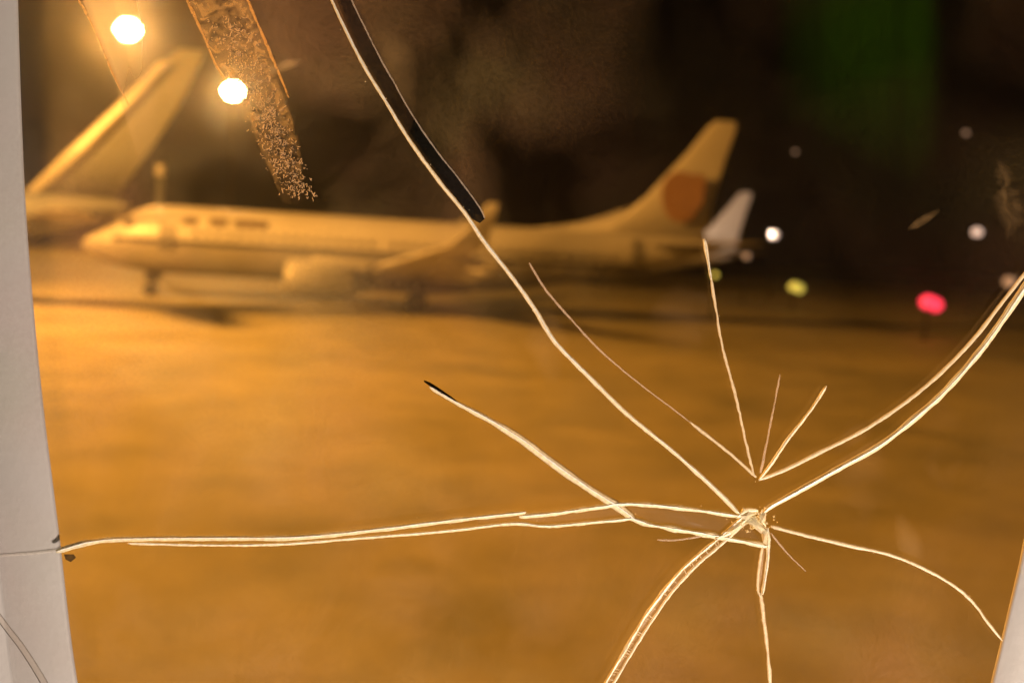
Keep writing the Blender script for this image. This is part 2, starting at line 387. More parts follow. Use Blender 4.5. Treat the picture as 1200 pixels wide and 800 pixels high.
post_lamp(875, 300, 100, .7, M['dimglow'], 'apron_lamp', 'very dim lamp at the tail cone of the emblem airliner', 'lamp')
post_lamp(1183, 330, 90, 1.1, M['dimglow'], 'apron_lamp', 'dim yellowish lamp behind the upper crack at the right edge', 'lamp')
# pale post standing beyond the nose
P = at(188, 206, 80); r = empty('marker_tower', (P.x, P.y, 0)); tag(r, 'pale slim post rising behind the airliner nose', 'tower')
bm = bmesh.new(); tube(bm, (0, 0, 0), (0, 0, P.z), .26, .24, 14); obj('shaft', bm, M['fingrey'], r)
bm = bmesh.new(); tube(bm, (0, 0, P.z), (0, 0, P.z + .9), .42, .34, 14); obj('cap', bm, M['white'], r)

# ------------------------------------------------------------------ the window: frame of the window plane
def wp(px, py, dz=0.0):          # point of the window plane under photo pixel; dz = metres beyond the pane's inner face
    return EYE + fwd * (DP + dz) + right * ((px - 600) / F * DP) - up * ((py - 400) / F * DP)
def catmull(pts, step=6.0):
    out = []; P_ = [pts[0]] + list(pts) + [pts[-1]]
    for i in range(1, len(P_) - 2):
        p0, p1, p2, p3 = [Vector(p[:2]) for p in P_[i - 1:i + 3]]
        n = max(1, int((p2 - p1).length / step))
        for k in range(n):
            t = k / n
            out.append(.5 * ((2 * p1) + (-p0 + p2) * t + (2 * p0 - 5 * p1 + 4 * p2 - p3) * t * t + (-p0 + 3 * p1 - 3 * p2 + p3) * t ** 3))
    out.append(Vector(pts[-1][:2])); return out
# surround panel with its rounded opening
right_edge = [(1163, 800), (1184, 712), (1202, 630), (1222, 500), (1236, 330), (1240, 120), (1236, -100), (1215, -350), (1150, -540), (1000, -680), (800, -740)]
left_edge = [(450, -740), (260, -690), (110, -560), (35, -350), (18, -120), (20, 0), (24, 130), (31, 270), (47, 450), (68, 622), (90, 800)]
bottom = [(125, 960), (210, 1090), (400, 1170), (640, 1190), (880, 1165), (1040, 1080), (1120, 950), (1163, 800)]
loop = catmull(right_edge + left_edge + bottom, 22)[:-1]
frame_root = empty('window_surround', wp(600, 1400)); tag(frame_root, 'pale grey plastic surround of the cabin window, rounded opening', 'window surround')
bm = bmesh.new(); n = len(loop); cx, cyy = 630, 230
prof = []                        # rings: (scale outwards in px, depth)
def ring(grow, dz):
    out = []
    for i in range(n):
        a = loop[i - 1]; b = loop[(i + 1) % n]; t = (b - a).normalized(); nn = Vector((t.y, -t.x))
        if nn.dot(loop[i] - Vector((cx, cyy))) < 0: nn = -nn
        p = loop[i] + nn * grow; out.append(wp(p.x, p.y, dz))
    return out
rings = [ring(44, .0155), ring(32, .012), ring(13, .0062), ring(6, .0038), ring(10, .0030), ring(60, .0029), ring(180, .0029)]
big = []
for i in range(n):
    d = (loop[i] - Vector((cx, cyy))); m_ = max(abs(d.x) / 4200, abs(d.y) / 3600); q = Vector((cx, cyy)) + d / m_; big.append(wp(q.x, q.y, .0029))
rings.append(big)
loft(bm, rings, cap=False); inv = frame_root.location
for v in bm.verts: v.co -= inv
obj('panel', bm, M['trim'], frame_root)
# flat diagonal strip low on the surround, a groove's shade put into its colour
def to_local(bm, root):
    for v in bm.verts: v.co -= root.location
def strip(bm, pts, w0, dz=-.0002, thick=.00016, wfun=None, jit=0):
    """a slim lens-section sliver following pts (photo pixels) in the window plane"""
    P_ = catmull(pts, 4.0); n_ = len(P_); rings_ = []
    for i, p in enumerate(P_):
        a = P_[max(0, i - 1)]; b = P_[min(n_ - 1, i + 1)]; t = (b - a).normalized(); nn = Vector((-t.y, t.x)); s = i / max(1, n_ - 1)
        wd = w0 * (wfun(s) if wfun else 1) * .5
        wd *= 1 + jit * noise.noise(Vector((p.x * .05, p.y * .05, w0)))
        wob = jit * .9 * noise.noise(Vector((p.x * .11, p.y * .11, 5 + w0)))
        wob += jit * 1.1 * noise.noise(Vector((p.x * .35, p.y * .35, 9 + w0))); c = p + nn * wob; wd *= 1 + .3 * jit * noise.noise(Vector((p.x * .3, p.y * .3, 2))); wd *= 1.22 * min(1, .45 + min(i, n_ - 1 - i) / 4.0); wd = max(wd, .15)
        rings_.append([wp((c + nn * wd).x, (c + nn * wd).y, dz), wp((c + nn * wd * .55).x, (c + nn * wd * .55).y, dz - thick), wp((c - nn * wd * .25).x, (c - nn * wd * .25).y, dz - thick * 1.15),
                       wp((c - nn * wd).x, (c - nn * wd).y, dz), wp(c.x, c.y, dz + thick * 2)])
    loft(bm, rings_)
bm = bmesh.new(); strip(bm, [(-40, 680), (0, 735), (22, 764), (48, 806), (70, 850)], 7, dz=.0028, thick=.00004, wfun=lambda s: .8 + .3 * s)
to_local(bm, frame_root); obj('seam', bm, mat('seam_shade_tint', (.41, .38, .355), .8), frame_root)

# cracked pane ------------------------------------------------------
def pane_mat():
    m = bpy.data.materials.new('cracked_acrylic_pane'); m.use_nodes = True; n = m.node_tree.nodes; L = m.node_tree.links; n.clear()
    out = n.new('ShaderNodeOutputMaterial'); tr = n.new('ShaderNodeBsdfTransparent'); tl = n.new('ShaderNodeBsdfTranslucent'); df = n.new('ShaderNodeBsdfDiffuse'); gl = n.new('ShaderNodeBsdfGlossy')
    gl.inputs['Roughness'].default_value = .02
    tl.inputs[0].default_value = (.9, .9, .88, 1); df.inputs[0].default_value = (.9, .88, .86, 1)
    tc = n.new('ShaderNodeTexCoord')
    n1 = n.new('ShaderNodeTexNoise'); n1.inputs['Scale'].default_value = 19; n1.inputs['Detail'].default_value = 4; n1.inputs['Distortion'].default_value = .5
    L.new(tc.outputs['Object'], n1.inputs['Vector'])
    mr = n.new('ShaderNodeMapRange'); L.new(n1.outputs[0], mr.inputs[0]); mr.inputs[1].default_value = .36; mr.inputs[2].default_value = .66; mr.inputs[3].default_value = .004; mr.inputs[4].default_value = .085
    n2 = n.new('ShaderNodeTexNoise'); n2.inputs['Scale'].default_value = 900; n2.inputs['Detail'].default_value = 3
    L.new(tc.outputs['Object'], n2.inputs['Vector'])
    mr2 = n.new('ShaderNodeMapRange'); L.new(n2.outputs[0], mr2.inputs[0]); mr2.inputs[1].default_value = .3; mr2.inputs[2].default_value = .75; mr2.inputs[3].default_value = .7; mr2.inputs[4].default_value = 1.5
    mu = n.new('ShaderNodeMath'); mu.operation = 'MULTIPLY'; L.new(mr.outputs[0], mu.inputs[0]); L.new(mr2.outputs[0], mu.inputs[1])
    # grime film graded to put in the sky's glow: strong left and low, weak upper right
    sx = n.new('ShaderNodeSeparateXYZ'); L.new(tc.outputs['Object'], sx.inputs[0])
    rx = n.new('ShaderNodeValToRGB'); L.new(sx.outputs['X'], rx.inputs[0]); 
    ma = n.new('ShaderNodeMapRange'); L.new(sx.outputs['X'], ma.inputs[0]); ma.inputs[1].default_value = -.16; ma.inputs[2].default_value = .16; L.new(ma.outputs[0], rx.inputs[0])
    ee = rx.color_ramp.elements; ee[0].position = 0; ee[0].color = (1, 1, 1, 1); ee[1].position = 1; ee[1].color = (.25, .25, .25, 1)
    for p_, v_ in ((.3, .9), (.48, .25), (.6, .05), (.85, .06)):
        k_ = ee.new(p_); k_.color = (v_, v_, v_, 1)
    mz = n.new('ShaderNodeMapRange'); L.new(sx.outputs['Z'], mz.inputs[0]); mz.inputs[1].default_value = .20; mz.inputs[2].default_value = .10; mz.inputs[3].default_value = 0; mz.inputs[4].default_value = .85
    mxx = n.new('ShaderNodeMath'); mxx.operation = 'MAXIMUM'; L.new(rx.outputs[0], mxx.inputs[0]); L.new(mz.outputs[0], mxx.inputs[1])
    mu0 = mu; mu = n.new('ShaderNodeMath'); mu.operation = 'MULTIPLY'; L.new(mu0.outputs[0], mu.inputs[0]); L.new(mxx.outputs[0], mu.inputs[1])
    n3 = n.new('ShaderNodeTexNoise'); n3.inputs['Scale'].default_value = 21; n3.inputs['Detail'].default_value = 3; L.new(tc.outputs['Object'], n3.inputs['Vector'])
    cr = n.new('ShaderNodeValToRGB'); L.new(n3.outputs[0], cr.inputs[0]); cr.color_ramp.elements[0].position = .38; cr.color_ramp.elements[0].color = (.8, .82, .62, 1); cr.color_ramp.elements[1].position = .62; cr.color_ramp.elements[1].color = (1, .78, .72, 1)
    L.new(cr.outputs[0], tl.inputs[0]); L.new(cr.outputs[0], df.inputs[0])
    m1 = n.new('ShaderNodeMixShader'); m1.inputs[0].default_value = .25; L.new(tl.outputs[0], m1.inputs[1]); L.new(df.outputs[0], m1.inputs[2])
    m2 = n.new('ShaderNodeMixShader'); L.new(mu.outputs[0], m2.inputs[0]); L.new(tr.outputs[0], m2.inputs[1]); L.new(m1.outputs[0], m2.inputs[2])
    fr = n.new('ShaderNodeFresnel'); fr.inputs[0].default_value = 1.49
    m3 = n.new('ShaderNodeMixShader'); m3.inputs[0].default_value = .04; L.new(m2.outputs[0], m3.inputs[1]); L.new(gl.outputs[0], m3.inputs[2])
    L.new(m3.outputs[0], out.inputs[0])
    vsc = n.new('ShaderNodeVolumeScatter'); vsc.inputs['Color'].default_value = (1, 1, 1, 1); vsc.inputs['Density'].default_value = 20; vsc.inputs['Anisotropy'].default_value = .977
    L.new(vsc.outputs[0], out.inputs['Volume'])
    return m
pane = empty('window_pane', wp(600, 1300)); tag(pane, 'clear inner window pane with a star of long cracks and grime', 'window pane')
def pobj(name, bm, m, smooth=True, label=None, kind=None):
    to_local(bm, pane); o = obj(name, bm, m, pane, smooth)
    if label: o['label'] = label
    if kind: o['kind'] = kind
    return o
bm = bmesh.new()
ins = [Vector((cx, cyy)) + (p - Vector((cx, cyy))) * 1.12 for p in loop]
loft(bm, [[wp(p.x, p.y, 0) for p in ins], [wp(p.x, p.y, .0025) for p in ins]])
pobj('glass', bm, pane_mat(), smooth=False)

def crack_mat(name, col, op=1.0, tl=.3, gloss=.06):
    m = bpy.data.materials.new(name); m.use_nodes = True; n = m.node_tree.nodes; L = m.node_tree.links; n.clear()
    out = n.new('ShaderNodeOutputMaterial'); d = n.new('ShaderNodeBsdfDiffuse'); t = n.new('ShaderNodeBsdfTranslucent'); g = n.new('ShaderNodeBsdfGlossy'); tr = n.new('ShaderNodeBsdfTransparent')
    d.inputs[0].default_value = tuple(col) + (1,); t.inputs[0].default_value = tuple(col) + (1,); g.inputs['Roughness'].default_value = .35
    a = n.new('ShaderNodeMixShader'); a.inputs[0].default_value = tl; L.new(d.outputs[0], a.inputs[1]); L.new(t.outputs[0], a.inputs[2])
    b = n.new('ShaderNodeMixShader'); b.inputs[0].default_value = gloss; L.new(a.outputs[0], b.inputs[1]); L.new(g.outputs[0], b.inputs[2])
    tc = n.new('ShaderNodeTexCoord'); nz = n.new('ShaderNodeTexNoise'); nz.inputs['Scale'].default_value = 700; nz.inputs['Detail'].default_value = 3; L.new(tc.outputs['Object'], nz.inputs['Vector'])
    mr = n.new('ShaderNodeMapRange'); L.new(nz.outputs[0], mr.inputs[0]); mr.inputs[1].default_value = .3; mr.inputs[2].default_value = .62; mr.inputs[3].default_value = op * .68; mr.inputs[4].default_value = op
    c = n.new('ShaderNodeMixShader'); L.new(mr.outputs[0], c.inputs[0]); L.new(tr.outputs[0], c.inputs[1]); L.new(b.outputs[0], c.inputs[2]); L.new(c.outputs[0], out.inputs[0])
    return m
CK = crack_mat('bright_fracture_edge', (.97, .90, .64), .86)
CKM = crack_mat('mid_fracture_edge', (.84, .76, .54), .75)
CKF = crack_mat('faint_fracture_edge', (.75, .62, .48), .42)
CKD = crack_mat('dark_fracture_face', (.004, .003, .002), 1.0, .0, 0)
CKD2 = crack_mat('chip_face', (.05, .03, .015), .8, .0, 0)
SM = []
CRACKS = [
 ('long crack running up to the top edge', [(384, -10), (400, 25), (425, 75), (450, 116), (480, 165), (515, 213), (545, 250), (565, 280), (600, 325), (625, 360), (650, 400), (690, 441), (735, 485), (790, 530), (840, 575), (866, 602)], 4.6, CK, lambda s: .6 + .4 * min(1, s * 2.2), .25),
 ('thin crack beside the long one', [(620, 308), (640, 340), (670, 375), (705, 412), (750, 450), (790, 480), (808, 494)], 2.6, CKF, lambda s: 1 - .45 * s, .3),
 ('thin crack beside the long one', [(808, 494), (830, 511), (860, 535), (886, 559)], 3.2, CKM, None, .3),
 ('thin upright crack with a bright tip', [(825, 280), (829, 303), (833, 328)], 3.8, CK, lambda s: 1.2 - .6 * s, .4),
 ('thin upright crack with a bright tip', [(833, 326), (840, 370), (846, 405), (853, 432), (862, 465), (872, 510), (883, 556)], 2.7, CKM, None, .5),
 ('faint short upright crack', [(914, 438), (908, 470), (898, 520), (891, 554)], 2.2, CKF, lambda s: .6 + .6 * s, .5),
 ('short slanting crack', [(968, 452), (950, 480), (925, 512), (905, 541), (889, 562)], 3.4, CK, lambda s: 1, .4),
 ('inner arc of the double crack to the right edge', [(889, 562), (920, 550), (960, 530), (1010, 505), (1060, 472), (1100, 439), (1140, 398), (1172, 357), (1205, 315)], 3.6, CKM, lambda s: 1.1 - .15 * s, .25),
 ('wide outer arc crack to the right edge', [(893, 603), (900, 595), (930, 578), (980, 550), (1030, 522), (1070, 491), (1105, 460), (1145, 415), (1175, 374), (1210, 322)], 7.0, CK, lambda s: .75 + .3 * s, .2),
 ('upper line of the long crack to the left frame', [(66, 646), (85, 640), (110, 634), (150, 631), (250, 630), (350, 629), (450, 619), (540, 608), (616, 600)], 5.2, CK, lambda s: 1.1 - .2 * s, .25),
 ('upper line of the long crack to the left frame', [(608, 605), (650, 601), (700, 594), (735, 590), (780, 593), (830, 599), (872, 606)], 4.6, CK, None, .5),
 ('lower line of the long crack to the left frame', [(150, 636), (240, 638), (330, 637), (420, 630), (520, 622), (600, 613), (640, 616), (700, 611), (742, 607)], 3.8, CK, lambda s: .7 + .35 * s, .35),
 ('faint crack end over the surround', [(-10, 653), (30, 650), (68, 646)], 3.0, crack_mat('crack_over_surround', (.9, .87, .82), .45), None, .2),
 ('crack slanting up to the left with a dark tip', [(503, 453), (530, 469), (570, 490), (610, 514), (650, 544), (690, 572), (722, 592), (744, 609)], 6.2, CK, lambda s: .5 + .8 * min(1, s * 2), .3),
 ('crack from the kink to the impact point', [(738, 606), (760, 614), (800, 621), (840, 628), (870, 634), (899, 640)], 5.0, CK, None, .6),
 ('left line of the frosted crack to the bottom', [(704, 808), (730, 765), (755, 723), (780, 689), (805, 661), (835, 636), (862, 612), (878, 600)], 3.4, CK, lambda s: .9, .5),
 ('right line of the frosted crack to the bottom', [(714, 808), (738, 768), (763, 728), (788, 693), (813, 665), (842, 640), (862, 622), (880, 606)], 3.0, CKM, lambda s: 1, .5),
 ('straight edge of the crack to the bottom', [(899, 618), (900, 640), (898, 665), (893, 696)], 3.6, CK, None, .4),
 ('left edge of the crack to the bottom', [(893, 640), (889, 668), (888, 692), (893, 700)], 3.0, CKM, None, .4),
 ('crack to the bottom', [(891, 694), (896, 735), (899, 760), (903, 808)], 3.4, CKM, lambda s: 1, .5),
 ('thin crack curving to the lower right corner', [(903, 616), (940, 626), (1000, 640), (1050, 652), (1100, 675), (1135, 700), (1158, 730), (1174, 750)], 3.6, CKM, lambda s: 1.1 - .3 * s, .3),
 ('very faint short crack', [(903, 624), (920, 645), (944, 669)], 2.2, CKF, lambda s: 1 - .4 * s, .3),
 ('very faint short crack', [(770, 632), (795, 632), (830, 626)], 2.0, CKF, None, .3),
]
for lab, pts, w0, m_, wf, jt in CRACKS:
    bm = bmesh.new(); strip(bm, pts, w0, dz=.0027 if pts[0][0] == -10 else -.0002, wfun=wf, jit=jt); pobj('crack', bm, m_, label=lab)
CORE = crack_mat('fracture_glint', (1, .97, .86), 1.0, .15, .15)  # pale core strips: the cracks' highlight put in as colour
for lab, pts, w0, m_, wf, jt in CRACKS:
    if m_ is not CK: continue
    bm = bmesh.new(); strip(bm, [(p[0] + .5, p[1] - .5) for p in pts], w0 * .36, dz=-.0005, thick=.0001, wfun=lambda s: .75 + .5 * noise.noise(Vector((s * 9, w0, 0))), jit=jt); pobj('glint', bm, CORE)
# frosted film between the paired lines, and between double lines to the left
def ribbon(bm, A, B, dz=.0005, th=.0002):
    rr = [[wp(a[0], a[1], dz), wp(b[0], b[1], dz), wp(b[0], b[1], dz + th), wp(a[0], a[1], dz + th)] for a, b in zip(A, B)]
    loft(bm, rr)
CKV = crack_mat('frosted_fracture_face', (.8, .66, .5), .22)
bm = bmesh.new(); ribbon(bm, [(704, 808), (755, 723), (805, 661), (862, 612)], [(714, 808), (763, 728), (813, 665), (862, 622)]); pobj('fracture_face', bm, CKV, label='frosted face between the crack lines to the bottom')
bm = bmesh.new(); ribbon(bm, [(893, 640), (889, 668), (888, 695)], [(900, 640), (898, 665), (893, 697)]); pobj('fracture_face', bm, CKV)
bm = bmesh.new(); ribbon(bm, [(560, 606), (650, 602), (735, 592), (800, 597), (870, 607)], [(560, 616), (640, 615), (740, 606), (800, 620), (895, 637)]); pobj('fracture_face', bm, crack_mat('thin_fracture_veil', (.6, .5, .4), .05), label='thin veil between the two lines left of the impact')
# crack face beside the long crack, its dark reflection painted as near-black colour
bm = bmesh.new()
A_ = [(391, -8), (419, 60), (449, 109), (479, 157), (513, 206), (531, 230), (551, 255), (562, 261)]
B_ = [(408, -8), (440, 58), (460, 94), (485, 138), (514, 180), (535, 206), (562, 243), (568, 256)]
half = 3
ribbon(bm, A_[half:], B_[half:], dz=.0008); pobj('dark_fracture_face', bm, CKD, label='black wedge beside the long crack')
bm = bmesh.new(); ribbon(bm, A_[:half + 1], B_[:half + 1], dz=.0008); pobj('dark_fracture_face', bm, crack_mat('half_dark_fracture_face', (.010, .005, .003), .62, .0, 0), label='brown upper end of the dark wedge')
bm = bmesh.new(); strip(bm, [(B_[k][0], B_[k][1]) for k in range(len(B_))], 1.6, jit=.3); pobj('crack', bm, CKF, label='faint right edge of the dark wedge')
bm = bmesh.new(); strip(bm, [(497, 446), (512, 455), (535, 470)], 3.2, wfun=lambda s: 1.1 - .5 * s); pobj('dark_fracture_face', bm, CKD, label='dark tip of the slanting crack')
def chip(poly, dz, m_, name='chip', label=None):
    bm = bmesh.new(); a = [bm.verts.new(wp(p[0], p[1], dz)) for p in poly]; b = [bm.verts.new(wp(p[0], p[1], dz + .0002)) for p in poly]; k = len(poly)
    bm.faces.new(a); bm.faces.new(b[::-1])
    for i in range(k): bm.faces.new((a[i], a[(i + 1) % k], b[(i + 1) % k], b[i]))
    bmesh.ops.recalc_face_normals(bm, faces=bm.faces); return pobj(name, bm, m_, smooth=False, label=label)
for poly in ([(71, 651), (82, 651), (85, 655), (79, 660), (73, 657)],):
    chip(poly, .0022, CKD2, label='dark chip where the crack meets the surround')
# impact point: a cluster of small shards
rs = random.Random(3)
SH = [[(862, 604), (878, 595), (888, 600), (874, 612)], [(868, 606), (884, 603), (900, 622), (896, 628)], [(888, 600), (898, 597), (897, 612), (890, 616)], [(846, 624), (862, 612), (874, 611), (858, 628)], [(890, 616), (901, 618), (900, 640), (894, 636)]]
for s_ in SH:
    bm = bmesh.new(); c = sum((Vector(p) for p in s_), Vector((0, 0))) / len(s_)
    lo = [bm.verts.new(wp(p[0], p[1], -.0001)) for p in s_]; top_ = bm.verts.new(wp(c.x + rs.uniform(-3, 3), c.y + rs.uniform(-2, 2), -.0016))
    for i in range(len(lo)): bm.faces.new((lo[i], lo[(i + 1) % len(lo)], top_))
    bm.faces.new(lo[::-1]); bmesh.ops.recalc_face_normals(bm, faces=bm.faces)
    pobj('shard', bm, CKM if s_ in (SH[3], SH[1]) else CKM, smooth=False)
for pts, w0 in (([(862, 606), (876, 597), (888, 598)], 5), ([(872, 603), (884, 613), (900, 624)], 5), ([(893, 596), (891, 606), (897, 616)], 3), ([(899, 622), (901, 632), (900, 642)], 4.5), ([(838, 630), (858, 622), (876, 606)], 3)):
    bm = bmesh.new(); strip(bm, pts, w0, jit=.5, dz=-.0005); pobj('crack', bm, CK, label='short edge at the impact point')
bm = bmesh.new()
for k in range(170):
    a0 = rs.uniform(0, 6.28); q = abs(rs.gauss(0, 9)); c = Vector((881 + q * 1.5 * math.cos(a0), 609 + q * .9 * math.sin(a0))); s_ = rs.uniform(.6, 2.6); b0 = rs.uniform(0, 6)
    pts = [wp(c.x + s_ * rs.uniform(.5, 1.3) * math.cos(b0 + j * 2.1), c.y + s_ * rs.uniform(.5, 1.3) * math.sin(b0 + j * 2.1), -.0003) for j in range(3)] + [wp(c.x, c.y, -.0009)]
    v = [bm.verts.new(t) for t in pts]
    for f in ((0, 1, 3), (1, 2, 3), (2, 0, 3), (2, 1, 0)): bm.faces.new([v[i] for i in f])
pobj('crushed_glass', bm, CK, smooth=False, kind='stuff')
# hackle: fine rungs across the frosted crack to the bottom
bm = bmesh.new()
KA = catmull([(704, 808), (730, 765), (755, 723), (780, 689), (805, 661), (835, 636), (862, 612)], 3); KB = catmull([(714, 808), (738, 768), (763, 728), (788, 693), (813, 665), (842, 640), (866, 620)], 3)
for k, a in enumerate(KA):
    b = KB[min(int(k / len(KA) * len(KB)), len(KB) - 1)]
    if rs.random() < .4: q = rs.uniform(.5, 1); strip(bm, [(a.x, a.y), (a.x + (b.x - a.x) * .5 * q, a.y + (b.y - a.y) * .5 * q - .6), (a.x + (b.x - a.x) * q, a.y + (b.y - a.y) * q - 1.5)], rs.uniform(.8, 1.8), dz=-.0003)
pobj('hackle', bm, CKM, kind='stuff')
for x, y, w_, h_, o_ in ((330, 560, 60, 80, 1), (150, 740, 50, 60, 1), (480, 700, 70, 60, .9), (620, 740, 50, 50, .7), (800, 380, 50, 50, .8), (1010, 560, 40, 70, 1), (1110, 520, 30, 60, .8), (230, 430, 60, 40, .6)):
    SM.append((x, y, w_, h_, o_))
# small chips scattered along the cracks
bm = bmesh.new()
for lab, pts, w0, m_, wf, jt in CRACKS:
    P_ = catmull(pts, 9)
    for p in P_:
        if rs.random() > .45 or m_ is CKF or p.x < 80: continue
        off = Vector((rs.gauss(0, w0 * .55), rs.gauss(0, w0 * .55))); s_ = rs.uniform(.3, 1.0); a0 = rs.uniform(0, 6)
        q = p + off; tri = [wp((q.x + s_ * math.cos(a0 + k * 2.1)), (q.y + s_ * math.sin(a0 + k * 2.1)), -.0001) for k in range(3)] + [wp(q.x, q.y, -.0004)]
        v = [bm.verts.new(t) for t in tri]
        for f in ((0, 1, 3), (1, 2, 3), (2, 0, 3), (2, 1, 0)): bm.faces.new([v[i] for i in f])
pobj('glass_chips', bm, CKM, smooth=False, kind='stuff')

# grime and dried streaks on the outer face of the pane
def film_mat(name, op, scale, lo, hi, dist=0, edge=1.0, col=(.9, .88, .84), tls=.8):
    m = bpy.data.materials.new(name); m.use_nodes = True; n = m.node_tree.nodes; L = m.node_tree.links; n.clear()
    out = n.new('ShaderNodeOutputMaterial'); d = n.new('ShaderNodeBsdfDiffuse'); t = n.new('ShaderNodeBsdfTranslucent'); tr = n.new('ShaderNodeBsdfTransparent')
    d.inputs[0].default_value = tuple(col) + (1,); t.inputs[0].default_value = tuple(col) + (1,)
    a = n.new('ShaderNodeMixShader'); a.inputs[0].default_value = tls; L.new(d.outputs[0], a.inputs[1]); L.new(t.outputs[0], a.inputs[2])
    tc = n.new('ShaderNodeTexCoord'); nz = n.new('ShaderNodeTexNoise'); nz.inputs['Scale'].default_value = scale; nz.inputs['Detail'].default_value = 5; nz.inputs['Distortion'].default_value = dist
    L.new(tc.outputs['Object'], nz.inputs['Vector'])
    mr = n.new('ShaderNodeMapRange'); L.new(nz.outputs[0], mr.inputs[0]); mr.inputs[1].default_value = lo; mr.inputs[2].default_value = hi; mr.inputs[3].default_value = 0; mr.inputs[4].default_value = op
    uv = n.new('ShaderNodeAttribute'); uv.attribute_name = 'fade'
    mu = n.new('ShaderNodeMath'); mu.operation = 'MULTIPLY'; L.new(mr.outputs[0], mu.inputs[0]); L.new(uv.outputs['Fac'], mu.inputs[1])
    c = n.new('ShaderNodeMixShader'); L.new(mu.outputs[0], c.inputs[0]); L.new(tr.outputs[0], c.inputs[1]); L.new(a.outputs[0], c.inputs[2]); L.new(c.outputs[0], out.inputs[0])
    return m
def film(name, spine, m, dz, prof, label, nu=14):
    """spine: (x, y, left half width, right half width, strength)"""
    bm = bmesh.new(); lay = bm.verts.layers.float.new('fade'); rows = []
    S = catmull([(p[0], p[1]) for p in spine], 12); K = catmull([(p[2], p[3]) for p in spine], 1e9)
    for i, p in enumerate(S):
        t = i / (len(S) - 1) * (len(spine) - 1); k = min(int(t), len(spine) - 2); f = t - k
        l = spine[k][2] * (1 - f) + spine[k + 1][2] * f; r_ = spine[k][3] * (1 - f) + spine[k + 1][3] * f; st = spine[k][4] * (1 - f) + spine[k + 1][4] * f
        tg = (S[min(i + 1, len(S) - 1)] - S[max(i - 1, 0)]).normalized(); nn = Vector((-tg.y, tg.x)) * (-1 if tg.y > 0 else 1)
        if nn.x < 0: nn = -nn
        row = []
        for u in range(nu + 1):
            q = u / nu * 2 - 1; o = nn * (q * (l if q < 0 else r_)); v = bm.verts.new(wp(p.x + o.x, p.y + o.y, dz)); v[lay] = st * prof(q); row.append(v)
        rows.append(row)
    for a, b in zip(rows, rows[1:]):
        for u in range(nu): bm.faces.new((a[u], a[u + 1], b[u + 1], b[u]))
    return pobj(name, bm, m, label=label, kind=None)
soft = lambda q: max(0, 1 - q * q) ** 1.2
edgy = lambda q: min(1, max(0, (1 - abs(q)) * 5)) * (.65 + .5 * q * q)
film('dried_streak', [(130, -12, 44, 50, 1), (143, 40, 36, 46, 1), (152, 80, 26, 36, .8), (160, 130, 20, 26, .45), (172, 190, 15, 20, .1), (178, 215, 10, 10, 0)], film_mat('smooth_dried_film', .5, 30, .0, .4), .0027, lambda q: edgy(q) if q < 0 else soft(q) * .75, 'smooth streak on the glass in front of the higher lamp')
film('dried_streak', [(244, -12, 32, 34, 1), (268, 45, 32, 38, 1), (292, 100, 30, 36, 1), (318, 150, 26, 30, .9), (334, 200, 22, 22, .6), (342, 240, 12, 12, 0)], film_mat('mottled_dried_film', .44, 210, .36, .62, 2.0, col=(.95, .80, .58), tls=.85), .0027, edgy, 'mottled streak on the glass in front of the lower lamp')
film('dried_streak', [(70, 220, 20, 20, .5), (80, 160, 30, 30, 1), (70, 80, 20, 20, 1), (60, 0, 16, 16, .5)], film_mat('faint_film', .12, 40, .3, .7, .6), .0027, soft, 'faint smear beside the left surround')
film('smudge', [(1170, 180, 5, 5, 0), (1180, 215, 20, 20, .8), (1190, 245, 18, 18, 1), (1200, 290, 14, 14, 0)], film_mat('smudge_film', .10, 110, .42, .66, 1), .0027, soft, 'pale blotchy smudge near the right edge')
film('smudge', [(1068, 268, 2, 2, 0), (1078, 262, 6, 6, 1), (1092, 253, 6, 6, .9), (1106, 244, 3, 3, 0)], film_mat('smudge_film_thin', .2, 120, .2, .6), .0027, soft, 'short pale slanting smear')
film('smudge', [(300, 85, 3, 3, 0), (318, 79, 7, 7, .9), (334, 73, 8, 8, .8), (352, 68, 4, 4, 0)], film_mat('smudge_film_short', .35, 120, .2, .6), .0027, soft, 'short pale smear beside the mottled streak')
film('smudge', [(640, 360, 10, 10, 0), (642, 415, 30, 30, 1), (650, 450, 10, 10, 0)], film_mat('smudge_film_soft', .15, 60, .2, .7), .0027, soft, 'soft pale smudge beside the long crack')
film('smudge', [(1055, 600, 5, 5, 0), (1068, 632, 20, 20, .9), (1080, 670, 5, 5, 0)], film_mat('smudge_film_soft2', .15, 60, .2, .7), .0027, soft, 'soft smudge at the lower right')
film('smudge', [(440, 30, 10, 10, 0), (462, 60, 26, 26, 1), (470, 110, 20, 20, .8), (480, 150, 10, 10, 0)], film_mat('smudge_film_soft3', .09, 60, .2, .7), .0027, soft, 'soft pale smudge right of the dark wedge')
fm_ = film_mat('faint_smudge_film', .075, 45, .35, .68, .8, col=(.9, .80, .74), tls=.7)
for x, y, w_, h_, o_ in SM:
    film('smudge', [(x - 8, y - h_, 6, 6, 0), (x + 3, y - h_ * .3, w_, w_ * .8, o_), (x - 4, y + h_ * .4, w_ * .8, w_, o_), (x + 6, y + h_, 6, 6, 0)], fm_, .0027, soft, 'faint greasy smudge on the pane', nu=20)
for pts in ([(214, -6), (232, 32), (248, 70), (262, 92)], [(286, -6), (304, 36), (322, 78), (336, 112)], [(86, -6), (108, 34), (128, 84), (146, 120)]):
    bm = bmesh.new(); strip(bm, pts, 2.6, dz=.0030, jit=.6); pobj('streak_edge', bm, crack_mat('streak_rim', (.95, .72, .42), .4, .9), label='thin bright rim of a dried streak')
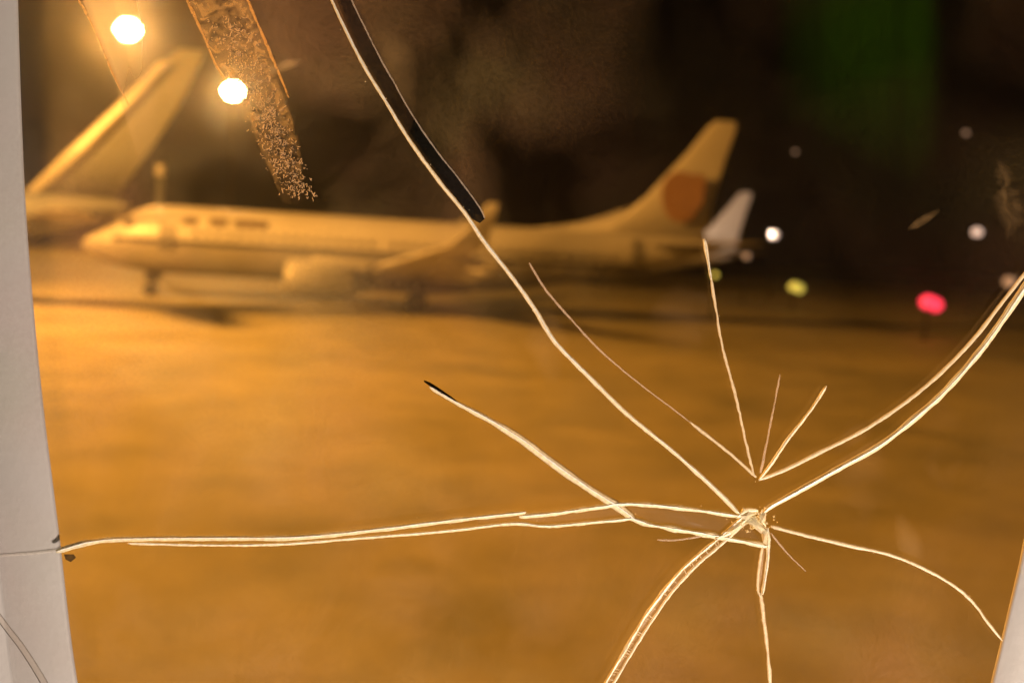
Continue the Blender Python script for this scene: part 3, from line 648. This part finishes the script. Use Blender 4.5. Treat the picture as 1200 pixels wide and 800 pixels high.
# crusty specks in the mottled streak: short curled slivers
bm = bmesh.new(); rs = random.Random(11)
for k in range(950):
    t = rs.random() ** .75; y = 15 + t * 215; xc = 246 + y * .47 - (y / 200) ** 2 * 6; q = max(-.95, min(1.05, rs.gauss(0, .42) + .15))
    x = xc + q * (32 - 10 * t); L_ = rs.uniform(1, 9) ** rs.uniform(.4, 1); a0 = rs.uniform(-.5, 2.4); pts = []
    for i in range(4):
        pts.append((x, y)); x += math.cos(a0) * L_ / 3; y += math.sin(a0) * L_ / 3; a0 += rs.uniform(-1.5, 1.5)
    P_ = [Vector(p) for p in pts]; wd = rs.uniform(.12, .5) * (1.7 if rs.random() < .08 else 1)
    rr = []
    for i, p in enumerate(P_):
        tg = (P_[min(i + 1, 3)] - P_[max(i - 1, 0)]).normalized(); nn = Vector((-tg.y, tg.x)) * wd * (1 if 0 < i < 3 else .5)
        rr.append([wp(p.x + nn.x, p.y + nn.y, .0027), wp(p.x, p.y, .0032), wp(p.x - nn.x, p.y - nn.y, .0027)])
    loft(bm, rr)
pobj('dried_specks', bm, crack_mat('crusty_residue', (.95, .80, .55), .6, .6), label='crusty specks of the mottled streak', kind='stuff')

bm = bmesh.new()
for k in range(170):
    t = rs.random() ** .6; y = 45 + t * 185; xc = 250 + y * .47 - (y / 200) ** 2 * 6; x = xc + rs.gauss(0, .42) * (30 - 8 * t) + 4; s_ = rs.uniform(.6, 2.4); a0 = rs.uniform(0, 6)
    pl = [(x + s_ * rs.uniform(.4, 1.2) * math.cos(a0 + j * 1.257), y + s_ * rs.uniform(.4, 1.4) * math.sin(a0 + j * 1.257)) for j in range(5)]
    a = [bm.verts.new(wp(p[0], p[1], .0034)) for p in pl]; c = bm.verts.new(wp(x, y, .0040))
    bm.faces.new(a)
    for j in range(5): bm.faces.new((a[j], a[(j + 1) % 5], c))
pobj('dark_specks', bm, crack_mat('dark_residue', (.03, .018, .008), .85, .1, 0), smooth=False, label='dark specks of the mottled streak', kind='stuff')

# ------------------------------------------------------------------ cabin behind the viewer (seen only as a dim reflection)
def cp(x, y, z): return EYE + right * x + up * y - fwd * z
bm = bmesh.new()
c8 = [cp(x, y, z) for z in (-.296, 2.2) for x, y in ((-2.0, -1.2), (2.0, -1.2), (2.0, 1.1), (-2.0, 1.1))]
v = [bm.verts.new(p) for p in c8]
for f in ((4, 5, 6, 7), (0, 1, 5, 4), (1, 2, 6, 5), (2, 3, 7, 6), (3, 0, 4, 7)): bm.faces.new([v[i] for i in f])
tag(obj('cabin_lining', bm, M['cabin'], smooth=False), kind='structure')
bm = bmesh.new(); rows = []
for i in range(25):
    x = .40 + i / 24 * .26; zz = .95 + .018 * math.sin(i * 1.5)
    yb = .34 - .11 * min(1, i / 19) + .05 * max(0, i - 19) / 5; zz = .95 + .009 * math.sin(i * 1.1) + .003 * math.sin(i * 2.7); rows.append([cp(x, y, zz) for y in (1.05, .75, .62, .54, .46, .40, .34, yb)])
lay = bm.verts.layers.float.new('fade'); vv = [[bm.verts.new(p) for p in r] for r in rows]
for i, a in enumerate(vv):
    for j, v_ in enumerate(a): v_[lay] = (1, 1, 1, .95, .8, .6, .35, 0)[j] * min(1, i / 10) ** .9 * min(1, (24 - i) / 4)  # cover fades to hem and sides, painting the reflection's soft edges
for a, b in zip(vv, vv[1:]):
    for j in range(7): bm.faces.new((a[j], b[j], b[j + 1], a[j + 1]))
tag(obj('curtain', bm, film_mat('edge_faded_green_curtain_cloth', 1.0, 3, .0, .25, 0, col=(.17, .50, .014), tls=.1)), 'green cloth curtain hanging in the cabin, seen as a dim green reflection in the pane', 'curtain')
